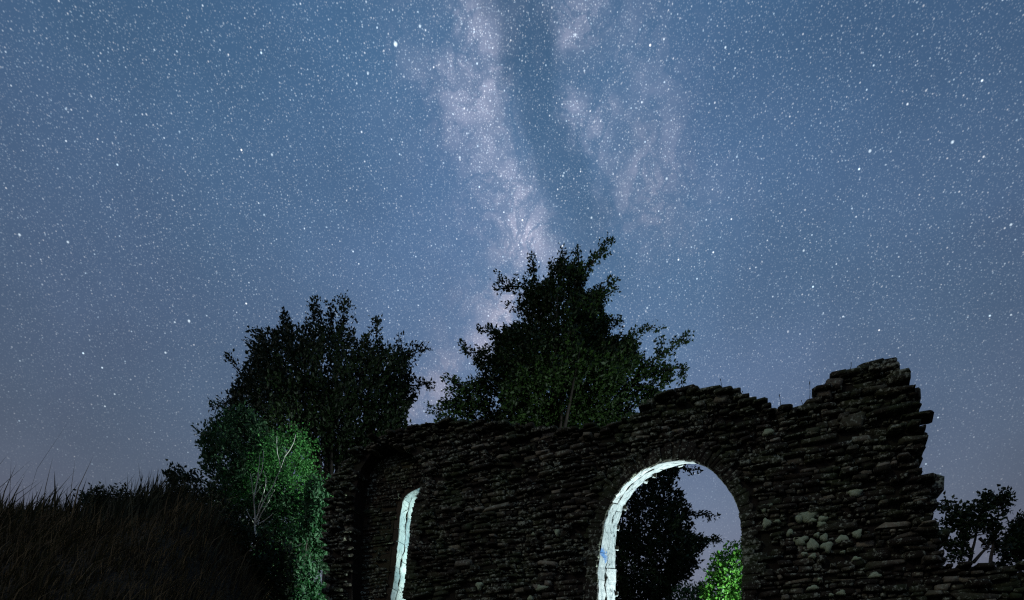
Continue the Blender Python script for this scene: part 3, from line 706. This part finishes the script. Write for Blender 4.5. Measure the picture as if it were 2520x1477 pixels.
OAK1 = [(760, 790), (774, 766), (792, 786), (813, 772), (828, 788), (846, 764), (864, 790), (897, 822), (926, 808), (944, 838), (985, 865), (1005, 880), (1010, 915), (1002, 942), (1028, 952), (1012, 985), (985, 1005), (1005, 1040), (1000, 1070), (920, 1130), (860, 1220), (760, 1260), (640, 1260), (560, 1180), (545, 1090), (560, 1010), (580, 940), (605, 905), (625, 850), (640, 832), (672, 815), (703, 800), (732, 806), (752, 808)]
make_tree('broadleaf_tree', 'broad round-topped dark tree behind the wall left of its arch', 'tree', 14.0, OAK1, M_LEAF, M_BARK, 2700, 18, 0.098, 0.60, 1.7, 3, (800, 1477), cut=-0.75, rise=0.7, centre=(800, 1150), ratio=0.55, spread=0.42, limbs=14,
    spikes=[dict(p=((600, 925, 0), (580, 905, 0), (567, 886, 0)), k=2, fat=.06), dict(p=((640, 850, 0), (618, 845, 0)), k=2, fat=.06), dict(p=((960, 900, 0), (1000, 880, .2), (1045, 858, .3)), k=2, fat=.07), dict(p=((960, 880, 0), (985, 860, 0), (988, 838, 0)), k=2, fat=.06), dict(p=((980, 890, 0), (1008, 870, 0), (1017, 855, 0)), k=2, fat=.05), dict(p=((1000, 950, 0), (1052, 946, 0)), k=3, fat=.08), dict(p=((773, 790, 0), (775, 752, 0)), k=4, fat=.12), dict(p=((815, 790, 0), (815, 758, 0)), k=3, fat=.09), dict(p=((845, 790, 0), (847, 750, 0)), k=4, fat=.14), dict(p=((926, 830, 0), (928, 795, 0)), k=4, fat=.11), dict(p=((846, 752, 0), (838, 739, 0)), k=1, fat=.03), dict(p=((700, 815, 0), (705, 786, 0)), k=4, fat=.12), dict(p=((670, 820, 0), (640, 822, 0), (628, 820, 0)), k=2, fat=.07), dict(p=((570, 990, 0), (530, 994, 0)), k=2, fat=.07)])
OAK2 = [(1380, 640), (1395, 655), (1420, 652), (1440, 668), (1428, 712), (1455, 722), (1490, 712), (1480, 750), (1495, 790), (1490, 826), (1530, 835), (1568, 826), (1566, 868), (1590, 895), (1632, 890), (1655, 905), (1655, 930), (1630, 960), (1590, 990), (1560, 1030), (1500, 1080), (1300, 1110), (1150, 1080), (1078, 1040), (1080, 1000), (1100, 955), (1125, 940), (1178, 930), (1182, 900), (1165, 880), (1205, 872), (1222, 850), (1215, 824), (1262, 800), (1295, 795), (1290, 765), (1275, 748), (1290, 725), (1310, 705), (1345, 690), (1358, 660)]
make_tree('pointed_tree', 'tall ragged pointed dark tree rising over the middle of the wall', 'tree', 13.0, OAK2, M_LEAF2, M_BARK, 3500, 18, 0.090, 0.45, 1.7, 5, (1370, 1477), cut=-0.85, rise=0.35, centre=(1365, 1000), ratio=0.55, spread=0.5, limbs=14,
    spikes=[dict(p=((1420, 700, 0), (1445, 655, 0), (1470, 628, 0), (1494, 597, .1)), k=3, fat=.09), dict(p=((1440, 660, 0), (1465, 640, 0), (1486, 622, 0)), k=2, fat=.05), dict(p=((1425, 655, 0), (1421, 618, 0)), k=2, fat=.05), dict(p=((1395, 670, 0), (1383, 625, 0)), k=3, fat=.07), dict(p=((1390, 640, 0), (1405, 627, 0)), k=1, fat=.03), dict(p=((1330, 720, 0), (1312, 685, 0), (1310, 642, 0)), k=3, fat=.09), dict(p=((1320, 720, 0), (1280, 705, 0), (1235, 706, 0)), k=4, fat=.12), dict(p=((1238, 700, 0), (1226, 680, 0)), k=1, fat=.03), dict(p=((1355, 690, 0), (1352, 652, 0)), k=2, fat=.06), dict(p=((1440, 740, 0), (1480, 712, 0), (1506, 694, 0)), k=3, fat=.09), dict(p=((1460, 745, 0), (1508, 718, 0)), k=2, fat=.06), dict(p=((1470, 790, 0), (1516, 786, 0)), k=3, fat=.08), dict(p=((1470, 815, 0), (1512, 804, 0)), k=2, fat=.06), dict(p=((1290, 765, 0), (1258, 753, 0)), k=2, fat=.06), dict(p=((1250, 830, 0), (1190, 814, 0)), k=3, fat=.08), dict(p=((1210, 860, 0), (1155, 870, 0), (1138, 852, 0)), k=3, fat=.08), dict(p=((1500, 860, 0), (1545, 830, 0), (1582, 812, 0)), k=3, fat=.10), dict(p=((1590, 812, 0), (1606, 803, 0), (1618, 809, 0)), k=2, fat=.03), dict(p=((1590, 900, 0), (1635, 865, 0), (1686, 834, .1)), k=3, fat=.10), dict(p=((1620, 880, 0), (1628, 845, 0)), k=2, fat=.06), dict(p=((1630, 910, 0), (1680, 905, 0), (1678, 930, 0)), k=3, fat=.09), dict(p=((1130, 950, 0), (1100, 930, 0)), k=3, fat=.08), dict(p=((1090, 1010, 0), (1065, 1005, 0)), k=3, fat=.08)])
WTREE = [(1430, 1100), (1600, 1085), (1670, 1110), (1688, 1150), (1694, 1185), (1676, 1207), (1688, 1241), (1700, 1276), (1704, 1304), (1722, 1322), (1745, 1335), (1710, 1360), (1712, 1395), (1690, 1420), (1668, 1430), (1655, 1500), (1430, 1540), (1380, 1300)]
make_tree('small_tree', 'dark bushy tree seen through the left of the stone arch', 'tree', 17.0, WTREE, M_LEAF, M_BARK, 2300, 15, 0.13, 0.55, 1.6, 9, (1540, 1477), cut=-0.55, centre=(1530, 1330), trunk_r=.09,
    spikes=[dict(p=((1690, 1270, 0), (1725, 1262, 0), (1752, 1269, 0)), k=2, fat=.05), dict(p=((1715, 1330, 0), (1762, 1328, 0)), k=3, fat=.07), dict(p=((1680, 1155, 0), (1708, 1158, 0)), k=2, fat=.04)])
HAZEL = [(1775, 1345), (1800, 1335), (1840, 1335), (1930, 1340), (1960, 1480), (1940, 1620), (1760, 1640), (1722, 1560), (1728, 1460), (1742, 1415), (1752, 1372)]
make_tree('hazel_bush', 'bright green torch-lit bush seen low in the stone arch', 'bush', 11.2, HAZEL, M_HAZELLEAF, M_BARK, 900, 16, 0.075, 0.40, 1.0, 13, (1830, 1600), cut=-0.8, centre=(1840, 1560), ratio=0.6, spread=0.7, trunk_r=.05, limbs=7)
LOWB = [(1640, 1445), (1680, 1432), (1735, 1440), (1760, 1480), (1760, 1640), (1600, 1640), (1610, 1480)]
make_tree('distant_bush', 'dim teal-green bush low behind the stone arch', 'bush', 15.0, LOWB, M_SHRUBLEAF, M_BARK, 500, 14, 0.10, 0.4, 1.0, 17, (1690, 1600), centre=(1690, 1560), trunk_r=.05, limbs=5)
# silver birch on the bank, caught by the torch
BIRCH = [(700, 1045), (728, 1056), (744, 1090), (748, 1140), (768, 1190), (788, 1240), (780, 1300), (740, 1340), (690, 1370), (640, 1350), (600, 1320), (580, 1260), (575, 1210), (590, 1170), (612, 1140), (630, 1110), (655, 1080), (676, 1050)]
YB = 10.6
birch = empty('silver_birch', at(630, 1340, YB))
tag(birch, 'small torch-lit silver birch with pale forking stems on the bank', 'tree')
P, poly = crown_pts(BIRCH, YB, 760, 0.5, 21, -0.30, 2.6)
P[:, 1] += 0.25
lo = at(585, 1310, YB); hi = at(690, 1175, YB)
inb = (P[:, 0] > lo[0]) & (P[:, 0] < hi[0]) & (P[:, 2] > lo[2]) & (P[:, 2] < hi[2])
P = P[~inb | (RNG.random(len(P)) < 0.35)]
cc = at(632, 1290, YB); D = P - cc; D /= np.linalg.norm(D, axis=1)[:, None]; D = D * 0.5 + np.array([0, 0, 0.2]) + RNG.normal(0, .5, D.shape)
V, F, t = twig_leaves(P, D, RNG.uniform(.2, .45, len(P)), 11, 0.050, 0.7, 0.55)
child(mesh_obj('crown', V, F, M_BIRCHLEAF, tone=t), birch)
stems = [[(630, 1350, 0), (628, 1318, 0), (628, 1285, 0), (626, 1220, -.05), (634, 1180, -.1), (640, 1120, -.15)],
         [(628, 1290, 0), (640, 1250, -.1), (655, 1222, -.15), (668, 1205, -.2), (690, 1150, -.25), (706, 1110, -.25)],
         [(629, 1288, 0), (645, 1262, -.2), (660, 1235, -.28), (676, 1206, -.3)],
         [(626, 1290, 0), (615, 1270, -.15), (603, 1250, -.2)],
         [(632, 1292, 0), (655, 1278, -.2), (672, 1265, -.3)],
         [(626, 1240, -.05), (622, 1200, -.1), (616, 1165, -.12)],
         [(634, 1262, -.1), (648, 1215, -.2), (656, 1180, -.25), (650, 1160, -.25)],
         [(634, 1180, -.1), (645, 1160, -.2), (648, 1110, -.2)], [(690, 1150, -.25), (684, 1110, -.2), (680, 1075, -.2)], [(626, 1220, -.05), (640, 1200, -.12), (646, 1190, -.15)], [(700, 1125, -.25), (722, 1095, -.2), (728, 1070, -.2)]]
for i, st in enumerate(stems):
    R = resample(np.array([at(x, y, YB + d - 0.30) for x, y, d in st]), 0.12); R += RNG.normal(0, 0.006, R.shape)
    r0 = 0.020 if i == 0 else 0.012 if i < 3 else 0.008
    v, f = tube(list(R), list(np.linspace(r0, 0.003, len(R))), 6)
    child(mesh_obj('stem', v, f, M_BIRCHBARK, smooth=True), birch)
# shrubs round the birch
SH1 = [(498, 1060), (545, 1015), (600, 1000), (660, 1050), (690, 1110), (720, 1200), (790, 1240), (810, 1400), (640, 1420), (560, 1330), (520, 1250), (505, 1180), (498, 1110)]
make_tree('leafy_shrub', 'tall dark shrub on the bank just left of the birch', 'shrub', 11.6, SH1, M_SHRUBLEAF, M_BARK, 1500, 14, 0.085, 0.36, 0.9, 23, (600, 1350), cut=-0.5, centre=(600, 1260), ratio=.5, trunk_r=.06, limbs=7,
    spikes=[dict(p=((520, 1080, 0), (492, 1062, 0)), k=3, fat=.08), dict(p=((510, 1110, 0), (488, 1090, 0)), k=2, fat=.06), dict(p=((560, 1010, 0), (530, 994, 0)), k=2, fat=.06)])
SH2 = [(752, 1190), (790, 1172), (826, 1185), (815, 1260), (808, 1340), (800, 1440), (800, 1560), (600, 1580), (610, 1420), (600, 1350), (640, 1300), (700, 1310), (740, 1300), (765, 1250)]
make_tree('elder_shrub', 'glossy teal-green shrub against the broken left end of the wall', 'shrub', 10.3, SH2, M_ELDERLEAF, M_BARK, 1100, 13, 0.080, 0.40, 0.7, 29, (730, 1477), cut=-0.25, centre=(740, 1460), ratio=.5, trunk_r=.05, limbs=7)
SH3 = [(500, 1290), (560, 1275), (610, 1305), (655, 1312), (705, 1320), (725, 1380), (700, 1600), (560, 1600), (520, 1450), (480, 1340)]
make_tree('low_shrub', 'low dark shrub at the foot of the birch', 'shrub', 8.6, SH3, M_LEAF, M_BARK, 600, 13, 0.08, 0.34, 0.6, 31, (620, 1500), cut=-0.5, centre=(620, 1480), ratio=.5, trunk_r=.04, limbs=5)
SAP = [(402, 1165), (412, 1142), (430, 1140), (452, 1150), (480, 1150), (505, 1140), (515, 1170), (500, 1215), (440, 1215), (425, 1180)]
make_tree('hawthorn_sapling', 'small black sapling on the skyline right of the tall grass', 'tree', 9.4, SAP, M_LEAF, M_BARK, 48, 10, 0.075, 0.24, 0.4, 37, (445, 1220), cut=-0.2, centre=(450, 1200), ratio=.6, trunk_r=.03, limbs=5)
BR1 = [(425, 1225), (465, 1200), (520, 1190), (560, 1215), (600, 1270), (620, 1420), (480, 1440), (430, 1330)]
make_tree('bramble_thicket', 'dark bramble thicket on the bank between the sapling and the birch', 'bush', 8.2, BR1, M_LEAF, M_BARK, 420, 12, 0.06, 0.34, 0.5, 47, (520, 1400), cut=-0.4, centre=(520, 1390), trunk_r=.03, limbs=6)
BR2 = [(215, 1225), (250, 1205), (300, 1196), (345, 1206), (385, 1230), (380, 1290), (300, 1310), (225, 1280)]
make_tree('gorse_clump', 'low dark clump among the tall grass on the bank crest', 'bush', 7.9, BR2, M_LEAF, M_BARK, 260, 12, 0.05, 0.26, 0.35, 53, (300, 1290), cut=-0.3, centre=(300, 1290), trunk_r=.03, limbs=5)
# trees beyond the right-hand end
def tuft_tree(name, label, Y, trunk, tufts, boughs, seed, size=0.075):
    foot = at(*trunk, Y); foot[2] = 0.0
    root = empty(name, foot); tag(root, label, 'tree')
    Vs, Fs, Ts, k = [], [], [], 0
    for (x, y, r) in tufts:
        n_ = int(6 + r * r * 0.030); c = at(x, y, Y); rr = r / FPX * Y
        P = c + RNG.normal(0, 0.33, (n_, 3)) * rr; D = (P - c) + np.array([0, 0, .1]) + RNG.normal(0, .1, P.shape)
        v, f, t = twig_leaves(P, D, np.full(n_, rr * 0.6), 9, size, .6, .6); Vs.append(v); Fs.append(f + k); Ts.append(t); k += len(v)
    child(mesh_obj('crown', np.concatenate(Vs), np.concatenate(Fs), M_LEAF, tone=np.concatenate(Ts)), root)
    a = at(*trunk, Y)
    v, f = tube([foot, foot * .5 + a * .5 + np.array([.04, 0, 0]), a], [.10, .08, .05], 8); child(mesh_obj('trunk', v, f, M_BARK, smooth=True), root)
    for b in boughs:
        R = resample(np.array([at(x, y, Y) for x, y in b]), 0.1); R += RNG.normal(0, .006, R.shape)
        v, f = tube(list(R), list(np.linspace(.03, .010, len(R))), 6); child(mesh_obj('bough', v, f, M_BARK, smooth=True), root)
tuft_tree('tufted_tree', 'small tufted tree with bare forked stems beyond the broken wall end', 9.5, (2386, 1400),
    [(2328, 1250, 14), (2342, 1282, 22), (2362, 1272, 28), (2386, 1298, 26), (2405, 1268, 30), (2424, 1290, 24), (2428, 1232, 20), (2446, 1240, 14), (2462, 1232, 20), (2476, 1246, 14), (2450, 1330, 22), (2440, 1300, 14), (2335, 1340, 18), (2362, 1352, 18), (2345, 1375, 16), (2380, 1322, 18), (2464, 1350, 14)],
    [[(2386, 1400), (2392, 1350), (2402, 1310), (2405, 1280)], [(2436, 1400), (2440, 1350), (2450, 1310), (2456, 1250)], [(2392, 1385), (2420, 1355), (2446, 1325)], [(2410, 1325), (2424, 1342), (2428, 1345)], [(2390, 1360), (2366, 1320), (2358, 1285)], [(2386, 1370), (2350, 1350), (2340, 1340)], [(2405, 1285), (2420, 1255), (2428, 1238)]], 41)
tuft_tree('round_bush_tree', 'dark tree cut by the right edge of the picture', 9.8, (2510, 1420),
    [(2510, 1300, 30), (2490, 1330, 24), (2500, 1355, 28), (2480, 1365, 20), (2530, 1330, 40), (2560, 1300, 40), (2520, 1285, 22), (2545, 1380, 40), (2475, 1390, 16)],
    [[(2510, 1420), (2508, 1370), (2512, 1310)], [(2510, 1400), (2490, 1360), (2484, 1335)]], 43)
